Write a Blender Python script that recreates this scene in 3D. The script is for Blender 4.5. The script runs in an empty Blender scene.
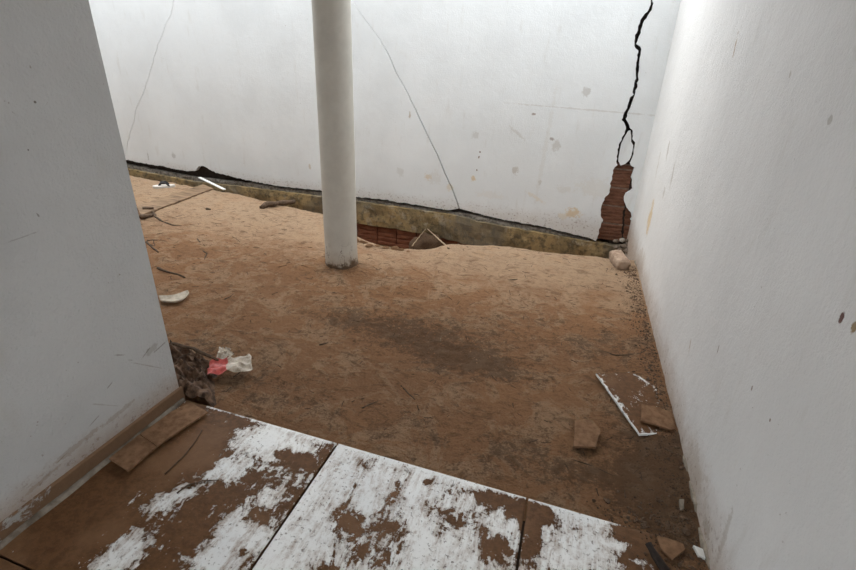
import bpy, bmesh, math, random
from mathutils import Vector, Matrix, noise
random.seed(7)
scn = bpy.context.scene
COL = scn.collection

# ------------------------------------------------------------------ camera
CAM_H, FPX = 1.45, 459.31
PITCH, YAW, ROLL = (math.radians(a) for a in (25.337, 16.75, 2.744))
_f = Vector((-math.sin(YAW)*math.cos(PITCH), math.cos(YAW)*math.cos(PITCH), -math.sin(PITCH)))
_r0 = Vector((math.cos(YAW), math.sin(YAW), 0)); _u0 = _r0.cross(_f)
_r = _r0*math.cos(ROLL)+_u0*math.sin(ROLL); _u = -_r0*math.sin(ROLL)+_u0*math.cos(ROLL)
cd = bpy.data.cameras.new('camera'); cam = bpy.data.objects.new('camera', cd); COL.objects.link(cam)
cd.sensor_width = 36; cd.lens = 36*FPX/856; cd.clip_start = .02
m = Matrix((_r, _u, -_f)).transposed().to_4x4(); m.translation = (0, 0, CAM_H); cam.matrix_world = m
scn.camera = cam

# ------------------------------------------------------------------ sky, sun, exposure
SKY, EXPO = 1.0, 1.97
world = bpy.data.worlds.new('overcast_sky'); scn.world = world; world.use_nodes = True
bg = world.node_tree.nodes['Background']
bg.inputs[0].default_value = (0.93, 0.97, 1.0, 1); bg.inputs[1].default_value = SKY
sd = bpy.data.lights.new('hazy_sun', 'SUN'); sd.energy = .5; sd.angle = math.radians(50); sd.color = (1, .95, .87)
so = bpy.data.objects.new('hazy_sun', sd); COL.objects.link(so)
so.rotation_euler = Vector((.25, -.10, -1)).to_track_quat('-Z', 'Y').to_euler(); so.location = (-2, 4, 8)
vs = scn.view_settings
vs.view_transform = 'Standard'; vs.look = 'None'; vs.gamma = 1; vs.use_curve_mapping = False; vs.exposure = EXPO

# ------------------------------------------------------------------ pixel directions
def ray(x, y): return _r*((x-428)/FPX)-_u*((y-285)/FPX)+_f
def on_z(x, y, z=0.0):
    d = ray(x, y); return Vector((0, 0, CAM_H))+d*((z-CAM_H)/d.z)
def on_y(x, y, Y):
    d = ray(x, y); return Vector((0, 0, CAM_H))+d*(Y/d.y)
def on_x(x, y, X):
    d = ray(x, y); return Vector((0, 0, CAM_H))+d*(X/d.x)
def sm(a, b, t):
    t = min(1, max(0, (t-a)/(b-a))); return t*t*(3-2*t)
def lerp_pts(pts, x):
    if x <= pts[0][0]: return pts[0][1]
    for (a, b), (c, d) in zip(pts, pts[1:]):
        if x <= c: return b+(d-b)*(x-a)/(c-a)
    return pts[-1][1]
def fbm(x, y, z=0, o=4): return noise.fractal((x, y, z), 1.0, 2.1, o)

# ------------------------------------------------------------------ objects
def link(name, me, parent=None, mats=(), kind=None, label=None, cat=None, group=None):
    o = bpy.data.objects.new(name, me); COL.objects.link(o)
    for mm in (mats if isinstance(mats, (list, tuple)) else (mats,)):
        if me and mm and mm.name not in [x.name for x in me.materials if x]: me.materials.append(mm)
    if parent: o.parent = parent
    if kind: o['kind'] = kind
    if label: o['label'] = label
    if cat: o['category'] = cat
    if group: o['group'] = group
    return o
def from_bm(name, bm, mats, smooth=False, **k):
    me = bpy.data.meshes.new(name); bm.normal_update(); bm.to_mesh(me); bm.free()
    if smooth:
        for p in me.polygons: p.use_smooth = True
    return link(name, me, mats=mats, **k)
def from_py(name, vs_, fs, mats, smooth=False, **k):
    me = bpy.data.meshes.new(name); me.from_pydata([tuple(v) for v in vs_], [], fs); me.update()
    if smooth:
        for p in me.polygons: p.use_smooth = True
    return link(name, me, mats=mats, **k)
def box_bm(bm, x0, x1, y0, y1, z0, z1):
    v = [bm.verts.new(p) for p in ((x0,y0,z0),(x1,y0,z0),(x1,y1,z0),(x0,y1,z0),(x0,y0,z1),(x1,y0,z1),(x1,y1,z1),(x0,y1,z1))]
    for f in ((3,2,1,0),(4,5,6,7),(0,1,5,4),(1,2,6,5),(2,3,7,6),(3,0,4,7)): bm.faces.new([v[i] for i in f])
    return v
def box(name, x0, x1, y0, y1, z0, z1, mats, bevel=0, **k):
    bm = bmesh.new(); box_bm(bm, x0, x1, y0, y1, z0, z1)
    if bevel: bmesh.ops.bevel(bm, geom=bm.edges[:], offset=bevel, segments=2, affect='EDGES')
    return from_bm(name, bm, mats, **k)
def set_attr(o, name, vals):
    a = o.data.attributes.new(name, 'FLOAT', 'POINT')
    a.data.foreach_set('value', vals)

# ------------------------------------------------------------------ materials
class NT:
    def __init__(s, name):
        s.mat = bpy.data.materials.new(name); s.mat.use_nodes = True; s.t = s.mat.node_tree
        s.bsdf = s.t.nodes['Principled BSDF']; s.tc = s.t.nodes.new('ShaderNodeTexCoord').outputs['Object']
    def put(s, sock, v):
        if isinstance(v, bpy.types.NodeSocket): s.t.links.new(v, sock)
        elif v is not None:
            if hasattr(sock.default_value, '__len__') and len(sock.default_value) == 4 and len(v) == 3: v = (*v, 1)
            sock.default_value = v
    def n(s, typ, out=0, props=None, **ins):
        nd = s.t.nodes.new('ShaderNode'+typ)
        for k, v in (props or {}).items(): setattr(nd, k, v)
        for k, v in ins.items():
            s.put(nd.inputs[int(k[1:])] if k[0] == 'i' and k[1:].isdigit() else nd.inputs[k], v)
        return nd.outputs[out]
    def math(s, op, a, b=None, c=None, clamp=False):
        return s.n('Math', props={'operation': op, 'use_clamp': clamp}, i0=a, i1=b, i2=c)
    def noise(s, scale, detail=4, rough=.55, vec=None, dist=0.0):
        return s.n('TexNoise', Vector=vec or s.tc, Scale=scale, Detail=detail, Roughness=rough, Distortion=dist)
    def mapped(s, loc=(0,0,0), rot=(0,0,0), scale=(1,1,1), typ='POINT', vec=None):
        return s.n('Mapping', props={'vector_type': typ}, Vector=vec or s.tc, Location=loc, Rotation=rot, Scale=scale)
    def ramp(s, v, a, b, lo=0.0, hi=1.0):
        return s.n('MapRange', props={'interpolation_type': 'SMOOTHSTEP'}, Value=v, i1=a, i2=b, i3=lo, i4=hi)
    def mix(s, f, a, b):
        nd = s.t.nodes.new('ShaderNodeMix'); nd.data_type = 'RGBA'
        s.put(nd.inputs[0], f); s.put(nd.inputs[6], a); s.put(nd.inputs[7], b); return nd.outputs[2]
    def attr(s, name):
        nd = s.t.nodes.new('ShaderNodeAttribute'); nd.attribute_name = name; return nd.outputs['Fac']
    def bump(s, h, strength, dist=.01, normal=None):
        return s.n('Bump', Strength=strength, Distance=dist, Height=h, Normal=normal)
    def z(s): 
        nd = s.t.nodes.new('ShaderNodeSeparateXYZ'); s.t.links.new(s.tc, nd.inputs[0]); return nd.outputs[2], nd.outputs[0], nd.outputs[1]
    def done(s, col, rough=.8, normal=None, spec=.3):
        s.put(s.bsdf.inputs['Base Color'], col); s.put(s.bsdf.inputs['Roughness'], rough)
        s.put(s.bsdf.inputs['Specular IOR Level'], spec)
        if normal is not None: s.put(s.bsdf.inputs['Normal'], normal)
        return s.mat

MUD = (.150, .074, .034); MUD_DK = (.085, .045, .024); DIRT = (.38, .203, .107); DIRT_PALE = (.56, .365, .225)

def spots(t, col, lst, edge=18.0):
    """marks with a shape of their own (peeled paint, smears): (loc, size, rot, colour, strength)"""
    nz = t.noise(edge, 7, .78)
    for loc, size, rot, c, st in lst:
        mp = t.mapped(loc, rot, size, 'TEXTURE')
        d = t.n('VectorMath', out=1, props={'operation': 'LENGTH'}, i0=mp)
        e = t.math('ADD', d, t.math('MULTIPLY_ADD', nz, 3.4, -1.6))
        col = t.mix(t.ramp(e, 1.0, .62, 0, st), col, c)
    return col

def wall_paint(name, c1, c2, sp=(), splash=0.0, splash_h=.25, z0=0.0, dabs=None, bump=.5):
    t = NT(name)
    n1 = t.noise(1.3, 4, .6); n2 = t.noise(14, 6, .7); n3 = t.noise(95, 4, .6)
    col = t.mix(t.ramp(n1, .35, .68), c1, c2)
    col = t.mix(t.ramp(n2, .60, .80, 0, .35), col, tuple(c*.80 for c in c1))
    sv = t.mapped(scale=(9, 9, 2.2))                      # faint vertical run marks
    col = t.mix(t.ramp(t.noise(1.6, 3, .6, sv), .58, .78, 0, .22), col, (.50, .47, .42))
    speck = t.math('MULTIPLY', t.ramp(t.noise(60, 2, .5), .72, .77), t.ramp(t.noise(5, 2), .5, .62))
    col = t.mix(t.math('MULTIPLY', speck, .55), col, (.22, .17, .13))
    col = spots(t, col, sp)
    if splash:
        zz, _, _ = t.z()
        h = t.math('ADD', t.math('SUBTRACT', zz, z0), t.math('MULTIPLY_ADD', t.noise(7, 6, .7), -.5*splash_h*2, .5*splash_h))
        col = t.mix(t.ramp(h, splash_h, -splash_h*.25, 0, splash), col, (.36, .265, .195))
        fl = t.math('MULTIPLY', t.ramp(t.noise(42, 4, .7), .55, .66), t.ramp(h, splash_h*1.1, 0, 0, .55))
        col = t.mix(fl, col, MUD)
    dv = t.mapped(scale=dabs or (1, 1, 1))
    d1 = t.n('TexNoise', Vector=dv, Scale=9, Detail=5, Roughness=.6, Distortion=1.2)
    ridge = t.ramp(t.math('ABSOLUTE', t.math('SUBTRACT', d1, .5)), 0.0, .035, 1, 0)
    ridge = t.math('MULTIPLY', ridge, t.ramp(t.noise(3.1, 2), .48, .62))
    hh = t.math('ADD', t.math('MULTIPLY', n3, .35), t.math('ADD', t.math('MULTIPLY', n2, .9), t.math('MULTIPLY', ridge, .08)))
    pit = t.ramp(t.noise(23, 5, .65, dv, 1.0), .56, .66)
    hh = t.math('ADD', hh, t.math('MULTIPLY', pit, .07))
    return t.done(col, .72, t.bump(hh, bump, .0095), .3)

def mat_tile(name, base_mud=0.0):
    t = NT(name)
    a = t.math('ADD', t.attr('mud'), base_mud)
    sv = t.mapped(rot=(0, 0, math.radians(-28)), scale=(1, .42, 1))
    n1 = t.noise(6, 9, .72, sv, .9); n2 = t.noise(34, 7, .76); n3 = t.noise(2.2, 3)
    n4 = t.noise(15, 8, .74, t.mapped(rot=(0, 0, .5), scale=(1, .6, 1)), 1.8)
    v = t.math('ADD', a, t.math('MULTIPLY_ADD', n1, 2.6, -1.3))
    v = t.math('ADD', v, t.math('MULTIPLY_ADD', n4, 2.4, -1.2))
    v = t.math('ADD', v, t.math('MULTIPLY_ADD', n2, 2.1, -1.05))
    thick = t.ramp(v, .50, .60)
    scr = t.noise(40, 6, .75, t.mapped(rot=(0, 0, .6), scale=(1, .14, 1)), .8)
    scr2 = t.noise(30, 6, .75, t.mapped(rot=(0, 0, -.5), scale=(1, .12, 1)), 1.2)
    film = t.math('MULTIPLY', t.ramp(v, -.25, .52, .05, .80), t.math('ADD', t.ramp(scr, .40, .58, .1, .7), t.ramp(scr2, .48, .60, 0, .4)), clamp=True)
    white = t.mix(t.ramp(n3, .4, .65), (.86, .86, .84), (.78, .79, .785))
    mud = t.mix(t.ramp(n2, .40, .62), MUD, tuple(c*.66 for c in MUD))
    mud = t.mix(t.ramp(t.noise(3.3, 4), .48, .64, 0, .6), mud, (.215, .118, .062))
    col = t.mix(film, white, (.30, .205, .14))
    sp = t.math('MULTIPLY', t.ramp(t.noise(70, 4, .7), .57, .64), t.ramp(n1, .36, .5))
    col = t.mix(t.math('MULTIPLY', sp, .8), col, (.10, .07, .05))
    col = t.mix(thick, col, mud)
    rough = t.math('MULTIPLY_ADD', thick, .16, .36)
    h = t.math('ADD', t.math('MULTIPLY', thick, .8), t.math('MULTIPLY', t.math('MULTIPLY', n2, thick), .7))
    return t.done(col, rough, t.bump(h, .8, .005), t.math('MULTIPLY_ADD', thick, -.28, .4))

def mat_dirt(name):
    t = NT(name)
    wet = t.attr('wet'); _, xx, yy = t.z()
    n0 = t.noise(.9, 3); n1 = t.noise(4.5, 8, .72, dist=.6); n2 = t.noise(24, 7, .75); n3 = t.noise(110, 5, .75); n4 = t.noise(260, 3, .7)
    w = t.math('ADD', wet, t.math('ADD', t.math('MULTIPLY_ADD', n1, 2.6, -1.3), t.math('MULTIPLY_ADD', n2, 2.6, -1.3)))
    w = t.ramp(t.math('ADD', w, t.math('MULTIPLY_ADD', n3, 1.8, -.9)), .08, .80)
    col = t.mix(t.ramp(n0, .4, .6), DIRT, (.43, .228, .117))
    dry_lit = t.math('ADD', t.ramp(yy, 2.2, 4.1), t.math('MULTIPLY_ADD', n1, 1.6, -.8))  # paler toward the back: drier soil plus brighter daylight put into the colour
    col = t.mix(t.ramp(dry_lit, .15, 1.0, 0, .85), col, (.60, .435, .295))
    col = t.mix(t.ramp(n1, .47, .58, 0, .65), col, DIRT_PALE)
    col = t.mix(t.ramp(n2, .50, .68, 0, .45), col, (.17, .095, .053))
    col = t.mix(t.ramp(n2, .44, .32, 0, .35), col, (.52, .365, .24))
    pv = t.noise(7, 7, .72, t.mapped(scale=(1, 2.2, 1)), 1.0)
    col = t.mix(t.ramp(pv, .54, .62, 0, .50), col, (.17, .098, .056))
    cr = t.math('MULTIPLY', t.ramp(t.math('ABSOLUTE', t.math('SUBTRACT', t.noise(5.5, 6, .62, None, 1.4), .5)), 0, .012, 1, 0), t.ramp(t.noise(2.3, 2), .50, .60))
    col = t.mix(t.math('MULTIPLY', cr, .45), col, (.13, .075, .045))
    col = t.mix(t.math('MULTIPLY', w, .70), col, (.125, .073, .042))
    col = t.mix(t.ramp(n3, .58, .72, 0, .42), col, (.11, .066, .039))
    col = t.mix(t.ramp(n3, .42, .30, 0, .25), col, (.58, .43, .30))
    col = t.mix(t.ramp(n4, .57, .70, 0, .30), col, (.10, .06, .036))
    h = t.math('ADD', t.math('MULTIPLY', n2, 1.0), t.math('ADD', t.math('MULTIPLY', n3, .45), t.math('MULTIPLY', pv, .8)))
    return t.done(col, t.math('MULTIPLY_ADD', w, -.22, .95), t.bump(h, 1.0, .060), .08)

def simple(name, c, rough=.85, var=.35, scale=25, bump=.5, c2=None, stretch=(1,1,1), spec=.25):
    t = NT(name); n = t.noise(scale, 5, .65, t.mapped(scale=stretch))
    col = t.mix(t.ramp(n, .32, .68), tuple(x*(1-var) for x in c), c2 or c)
    return t.done(col, rough, t.bump(n, bump, .005), spec)

def mat_foundation():
    t = NT('stained_foundation_concrete')
    n1 = t.noise(3.2, 6, .7, dist=.4); n2 = t.noise(13, 6, .7); n3 = t.noise(60, 4, .7)
    col = t.mix(t.ramp(n1, .40, .62), (.17, .125, .066), (.32, .228, .112))
    col = t.mix(t.ramp(n2, .47, .62, 0, .8), col, (.085, .068, .044))
    col = t.mix(t.ramp(t.noise(7, 5, .7), .56, .66, 0, .55), col, (.36, .31, .23))
    col = t.mix(t.ramp(t.noise(1.1, 4), .46, .58, 0, .65), col, (.135, .118, .092))
    return t.done(col, .95, t.bump(t.math('ADD', n2, t.math('MULTIPLY', n3, .6)), .9, .012), .15)

def mat_brick(name, c=(.135, .060, .037), c2=(.20, .098, .063)):
    t = NT(name)
    n1 = t.noise(9, 5, .65, t.mapped(scale=(1, 1, 3))); n2 = t.noise(70, 4, .7)
    col = t.mix(t.ramp(n1, .35, .65), c, c2)
    col = t.mix(t.ramp(n2, .58, .75, 0, .5), col, (.36, .26, .19))
    col = t.mix(t.ramp(t.noise(16, 4), .60, .72, 0, .6), col, (.10, .05, .034))
    return t.done(col, .92, t.bump(t.math('ADD', n1, n2), .6, .006), .15)

def on_wall(px, py): p = on_y(px, py, 4.95); return (p.x, 4.95, p.z)
OCH = (.62, .47, .27); GRY = (.50, .49, .46); BRN = (.20, .14, .10)
def bs(px, py, rx, rz, c, st, ang=0): return (on_wall(px, py), (rx, .3, rz), (0, math.radians(ang), 0), c, st)
M_BACK = wall_paint('back_wall_paint', (.75, .775, .785), (.69, .713, .722), [
    bs(573,213,.10,.055,OCH,.75), bs(563,216,.06,.05,(.66,.58,.44),.5), bs(428,177,.055,.045,OCH,.55), bs(473,179,.03,.035,OCH,.75),
    bs(450,187,.05,.05,(.64,.54,.38),.5), bs(400,172,.05,.08,GRY,.35), bs(515,171,.045,.05,(.42,.38,.33),.6), bs(535,197,.12,.03,(.66,.57,.42),.4, 25),
    bs(556,145,.06,.07,GRY,.6), bs(552,139,.03,.02,BRN,.6), bs(587,92,.055,.05,(.45,.43,.40),.55), bs(475,135,.05,.05,GRY,.5), bs(480,152,.012,.012,BRN,.9),
    bs(479,157,.012,.018,BRN,.9), bs(477,170,.010,.012,BRN,.9), bs(534,114,.03,.016,BRN,.7), bs(517,133,.11,.02,GRY,.5,35), bs(540,183,.02,.03,GRY,.7),
    bs(410,115,.014,.04,(.45,.38,.28),.7), bs(434,178,.10,.10,(.62,.61,.58),.45), bs(310,167,.02,.05,(.5,.42,.3),.6), bs(148,155,.012,.08,(.40,.40,.38),.7),
    bs(174,156,.04,.05,(.42,.42,.41),.6), bs(490,195,.2,.05,(.66,.64,.6),.4), bs(565,190,.1,.05,(.6,.58,.54),.4), bs(597,188,.25,.12,(.66,.64,.59),.4),
    bs(590,110,1.0,.010,(.52,.50,.47),.45,1), bs(340,200,.3,.06,(.5,.47,.42),.3), bs(545,150,.03,.7,(.62,.61,.58),.35,2)],
    splash=.30, splash_h=.14, z0=.02, bump=.45)
def rs(px, py, ry, rz, c, st, ang=0):
    p = on_x(px, py, .645); p = on_x(px, py, .645-.016*p.z); return (tuple(p), (.3, ry, rz), (math.radians(ang), 0, 0), c, st)
M_RIGHT = wall_paint('right_wall_paint', (.74, .738, .728), (.68, .678, .668), [
    rs(650,218,.10,.15,OCH,.85,-8), rs(842,317,.010,.018,(.13,.07,.06),1), rs(854,327,.012,.02,(.30,.22,.13),1), rs(735,47,.016,.07,(.40,.30,.20),.8,-14),
    rs(790,75,.012,.035,(.45,.42,.37),.6,-20), rs(668,150,.03,.09,(.42,.38,.33),.6,-20), rs(672,178,.03,.09,(.42,.38,.33),.6,-20), rs(664,192,.04,.05,(.42,.38,.33),.5,-20),
    rs(658,165,.03,.12,(.48,.44,.38),.5,-14), rs(770,420,.006,.008,BRN,.9), rs(752,388,.006,.012,BRN,.7), rs(690,345,.01,.03,(.40,.30,.22),.6,-20),
    rs(718,350,.006,.02,BRN,.7,-10), rs(830,120,.012,.014,(.40,.38,.34),.7), rs(640,265,.25,.16,(.52,.46,.39),.5), rs(695,470,.18,.10,(.50,.455,.40),.5),
    rs(706,528,.05,.04,(.40,.385,.36),.85), rs(722,545,.02,.16,(.46,.43,.39),.6,-10)],
    splash=.80, splash_h=.24, z0=.0, dabs=(1, 2.0, 1.0), bump=.55)
def ls(px, py, ry, rz, c, st, ang=0):
    p = on_x(px, py, -1.56); return (tuple(p), (.3, ry, rz), (math.radians(ang), 0, 0), c, st)
M_LEFT = wall_paint('left_wall_paint', (.575, .578, .572), (.51, .513, .507), [
    ls(152,349,.06,.022,(.26,.225,.19),.40,20), ls(160,347,.055,.005,(.15,.12,.10),.55,12), ls(146,353,.04,.004,(.15,.12,.10),.5,28), ls(120,355,.03,.005,(.2,.17,.14),.5,-30), ls(130,360,.02,.004,(.2,.17,.14),.5,-35),
    ls(150,366,.12,.003,(.33,.30,.27),.6,-42), ls(110,385,.02,.004,(.2,.17,.14),.6,25), ls(95,420,.05,.003,(.22,.19,.16),.7,20), ls(60,460,.03,.003,(.2,.17,.14),.7,15), ls(20,238,.05,.003,(.34,.33,.32),.6, 4),
    ls(28,150,.004,.004,(.12,.10,.09),.9), ls(35,102,.004,.004,(.14,.12,.10),.9), ls(105,405,.10,.003,(.33,.30,.27),.5,-42), ls(75,447,.14,.016,(.30,.235,.18),.5,6), ls(45,478,.10,.010,(.30,.235,.18),.5,8), ls(120,412,.10,.012,(.30,.235,.18),.45,6), ls(38,215,.004,.012,(.2,.18,.16),.7,20)],
    splash=.85, splash_h=.13, z0=.06, dabs=(1, 3.2, 2.2), bump=.85)
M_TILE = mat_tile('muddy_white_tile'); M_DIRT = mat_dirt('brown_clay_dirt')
M_FOUND = mat_foundation(); M_BRICK = mat_brick('terracotta_brick')
M_BRICK_DK = mat_brick('damp_red_brick', (.13, .048, .028), (.215, .088, .052))
M_CORE = simple('crack_shade_masonry', (.045, .036, .03), .95)  # near-black stands in for the shade inside cracks and gaps
M_MORTAR = simple('grey_mortar', (.20, .18, .155), .95, .5, 30, .9, (.29, .265, .23))
M_JOINT = simple('dirty_joint_mortar', (.27, .195, .15), .95, .5, 30, .9)
M_GROUT = simple('muddy_grout', (.05, .032, .021), .95)
M_COLUMN = None
M_TWIG = simple('dead_twig_bark', (.13, .085, .055), .9, .5, 40, .8)
M_TWIG_PALE = simple('pale_dry_twig', (.33, .24, .155), .85, .35, 40, .6)
M_CLOTH = simple('mud_soaked_cloth', (.085, .048, .030), .7, .6, 22, .9, (.20, .122, .078), spec=.2)
M_MUDPIECE = simple('mud_coated_tile', (.185, .100, .053), .8, .22, 30, .8, (.25, .142, .08), spec=.12)
M_WHITE = simple('white_ceramic', (.72, .71, .67), .35, .12, 20, .1, spec=.5)

# ------------------------------------------------------------------ ground
XR, XL, YB = .645, -1.56, 4.95
CREST = [(-9, 4.66), (-5.5, 4.60), (-4.3, 4.52), (-3.2, 4.33), (-2.5, 4.20), (-2.15, 3.95), (-1.82, 3.68), (-1.6, 3.58), (-1.35, 3.56), (-1.13, 3.62), (-.96, 3.84), (-.52, 3.98), (-.08, 4.06), (.35, 4.09), (.7, 4.15)]
DROP = [(-9, .30), (-3.2, .36), (-2.6, .50), (-2.2, .66), (-1.4, .66), (-1.05, .50), (-.5, .42), (.7, .36)]
def wet_blobs():
    L = []
    for px, py, rx, ry, a in [(385,322,.38,.22,.50),(445,345,.50,.26,.70),(470,365,.35,.14,.55),(340,318,.28,.12,.45),(540,330,.45,.2,.30),(620,350,.30,.35,.40),(660,480,.22,.5,.75),(690,520,.2,.2,.6),
                              (640,470,.4,.25,.35),(560,470,.6,.14,.35),(400,420,.7,.18,.22),(260,385,.4,.2,.35),(205,350,.3,.2,.35),(220,250,.5,.3,.1),(340,268,.20,.10,.55),(640,300,.16,.5,.4),(620,262,.2,.2,.45),
                              (160,215,.5,.12,.45)]:
        p = on_z(px, py, -.02); L.append((p.x, p.y, rx, ry, a))
    return L
WB = wet_blobs()
def ground_z(x, y):
    z = -.022
    z += .016*fbm(x*.9+3, y*.9, 1.3, 3)+.007*fbm(x*4, y*4, 5.1, 4)
    z += .018*math.exp(-((x+.3)**2/1.2+(y-3.75)**2/.12))+.02*math.exp(-((x+1.7)**2/.05+(y-3.1)**2/.05))
    z += .02*sm(.40, .66, x)*(1-sm(3.0, 4.0, y))                    # silt banked against the right wall
    z -= .012*math.exp(-((x+.7)**2/.5+(y-2.35)**2/.10))
    yc = lerp_pts(CREST, x)+.03*fbm(x*3, 2.2, 9, 3)
    t = (y-yc)/.42
    if t > 0: z -= lerp_pts(DROP, x)*(1-math.exp(-2.4*t))*sm(0, .35, t)*1.12
    if y < 1.45: z = min(z, -.006)
    return z
GROOVES = []
for a_, b_, dp in [((352,342),(412,402),.007),((338,350),(372,388),.005),((300,300),(345,352),.004),((372,283),(392,268),.006),((380,280),(398,262),.006),((205,330),(262,318),.004),((420,300),(470,290),.004),((500,400),(560,380),.004),((300,392),(350,372),.004),((240,340),(300,330),.005)]:
    p_, q_ = on_z(*a_, -.02), on_z(*b_, -.02); GROOVES.append((p_.xy, q_.xy, dp))
def rough_z(x, y):
    g = 0; P_ = Vector((x, y))
    for a_, b_, dp in GROOVES:
        if min(a_.x, b_.x)-.06 < x < max(a_.x, b_.x)+.06 and min(a_.y, b_.y)-.06 < y < max(a_.y, b_.y)+.06:
            e = b_-a_; t = max(0, min(1, (P_-a_).dot(e)/e.length_squared)); d = (P_-a_-e*t).length+.012*noise.noise((x*9, y*9, 4))
            g -= dp*(math.exp(-(d/.012)**2)-.7*math.exp(-((d-.024)/.010)**2))
    cl = 0
    for bx, by, rx, ry, a in WB[:4]:
        cl += math.exp(-((x-bx)/rx)**2-((y-by)/ry)**2)
    cl = min(1, cl)+.5*sm(.42, .62, x)
    if cl > .05: g += cl*(.013*max(0, noise.noise((x*24, y*24, 6)))+.008*max(0, noise.noise((x*52, y*52, 1))))
    return g+rough_base(x, y)
def rough_base(x, y):
    r = noise.hetero_terrain((x*9, y*9, 3), .8, 2.2, 4, .6)
    return ground_z(x, y)+.0052*r+.0050*max(0, noise.noise((x*26, y*26, 2)))*max(0, noise.noise((x*2.2, y*2.2, 7))+.35)
def G(px, py, dz=0.0):
    p = on_z(px, py, -.02)
    for _ in range(4): p = on_z(px, py, ground_z(p.x, p.y)+dz)
    return p
def grid_axis(segs):
    out = [segs[0][0]]
    for a, b, st in segs:
        n = max(1, round((b-a)/st))
        out += [a+(b-a)*(i+1)/n for i in range(n)]
    return out
def build_ground():
    xs = grid_axis([(-9.5, -6.2, .15), (-6.2, -3, .04), (-3, .72, .0165)]); ys = grid_axis([(1.20, 5.05, .0165)])
    V, F, W = [], [], []
    nx = len(xs)
    for y in ys:
        for x in xs:
            V.append((x, y, rough_z(x, y)))
            w = -.12-.45*sm(2.9, 3.8, y)  # less dark farther back, part dryness and part daylight in the colour
            for bx, by, rx, ry, a in WB: 
                q = ((x-bx)/rx)**2+((y-by)/ry)**2
                if q < 9: w += 1.1*a*math.exp(-q)
            if y > lerp_pts(CREST, x)+.12: w += .6
            W.append(w)
    for j in range(len(ys)-1):
        for i in range(nx-1): k = j*nx+i; F.append((k, k+1, k+nx+1, k+nx))
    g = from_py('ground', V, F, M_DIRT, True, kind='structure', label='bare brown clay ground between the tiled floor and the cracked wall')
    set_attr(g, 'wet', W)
    return g
build_ground()
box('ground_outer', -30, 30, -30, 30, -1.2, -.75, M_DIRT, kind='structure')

# ------------------------------------------------------------------ tiled floor
floor = box('floor', -1.75, .75, -3.0, 1.292, -.70, -.011, M_GROUT, kind='structure', label='tiled floor smeared with wet brown mud')
TX = [XL, -.7555, .0415, XR+.03]; TY = [1.30, .50, -.30, -1.10, -1.90, -2.7]
MB = []
for px, py, rx, ry, a in [  # mud laid on the tiles: centre, radii in metres, amount (negative = wiped clean)
    # first tile: thick mud on the wall side, wiped patches on the other half
    (60,540,.30,.30,.35),(140,470,.22,.22,.35),(205,445,.09,.10,.3),(262,440,.10,.075,-1.25),(228,470,.06,.06,-1.1),(300,446,.07,.04,-.9),(318,440,.1,.02,-.6),(270,498,.08,.05,-.75),(300,478,.06,.05,-.55),(160,503,.07,.06,-.95),(185,492,.05,.03,-.6),
    (130,545,.07,.06,-1.1),(105,565,.07,.05,-.8),(232,530,.07,.09,-1.0),(210,562,.08,.05,-.9),(262,540,.05,.08,-.9),(290,456,.05,.025,.75),(262,518,.05,.03,.45),(245,552,.04,.03,.35),(195,530,.09,.06,.3),(150,560,.04,.03,.3),
    # second tile: mostly white
    (351,519,.07,.05,.62),(367,553,.06,.04,.62),(367,464,.05,.04,.45),(395,499,.05,.04,.5),(385,527,.05,.05,.62),(458,519,.09,.05,.52),(494,549,.05,.06,.95),(500,505,.12,.04,.55),(524,512,.035,.06,1.0),(480,495,.12,.03,.5),(320,568,.05,.03,.55),(425,483,.02,.02,.9),
    (440,560,.09,.04,-.2),(345,480,.06,.05,-.3),(415,520,.05,.06,-.2),(470,545,.05,.06,-.2),(310,520,.06,.08,-.15),
    # third tile
    (535,515,.05,.05,1.1),(533,545,.03,.06,.95),(547,512,.03,.04,.7),(575,512,.10,.035,-.55),(600,524,.05,.03,-.5),(580,548,.09,.06,-.25),(548,562,.04,.03,-.4),(618,545,.03,.02,-.9),(640,562,.03,.018,-.8),(640,530,.10,.06,.8),(630,560,.07,.05,.55),(680,555,.10,.08,.8),(660,545,.08,.05,.6),(608,535,.04,.04,.3)]:
    p = on_z(px, py); MB.append((p.x, p.y, rx, ry, a))
BASE = [(-1.6, .95), (-1.05, .80), (-.95, .92), (-.76, .88), (-.75, .14), (.04, .18), (.045, .36), (.3, .30), (.42, .62), (.66, .8)]
def mud_at(x, y):
    v = lerp_pts(BASE, x)
    if y < .45: v = .5
    for bx, by, rx, ry, a in MB:
        q = ((x-bx)/rx)**2+((y-by)/ry)**2
        if q < 9: v += a*math.exp(-q)
    e = 1.30-y
    if 0 <= e < .018 and x > -1.42: v -= .9*(1-e/.018)
    return v
def q_edge(v): return v[1] < 1.29      # joints are filled with mud, only the outer edge is clean
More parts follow.
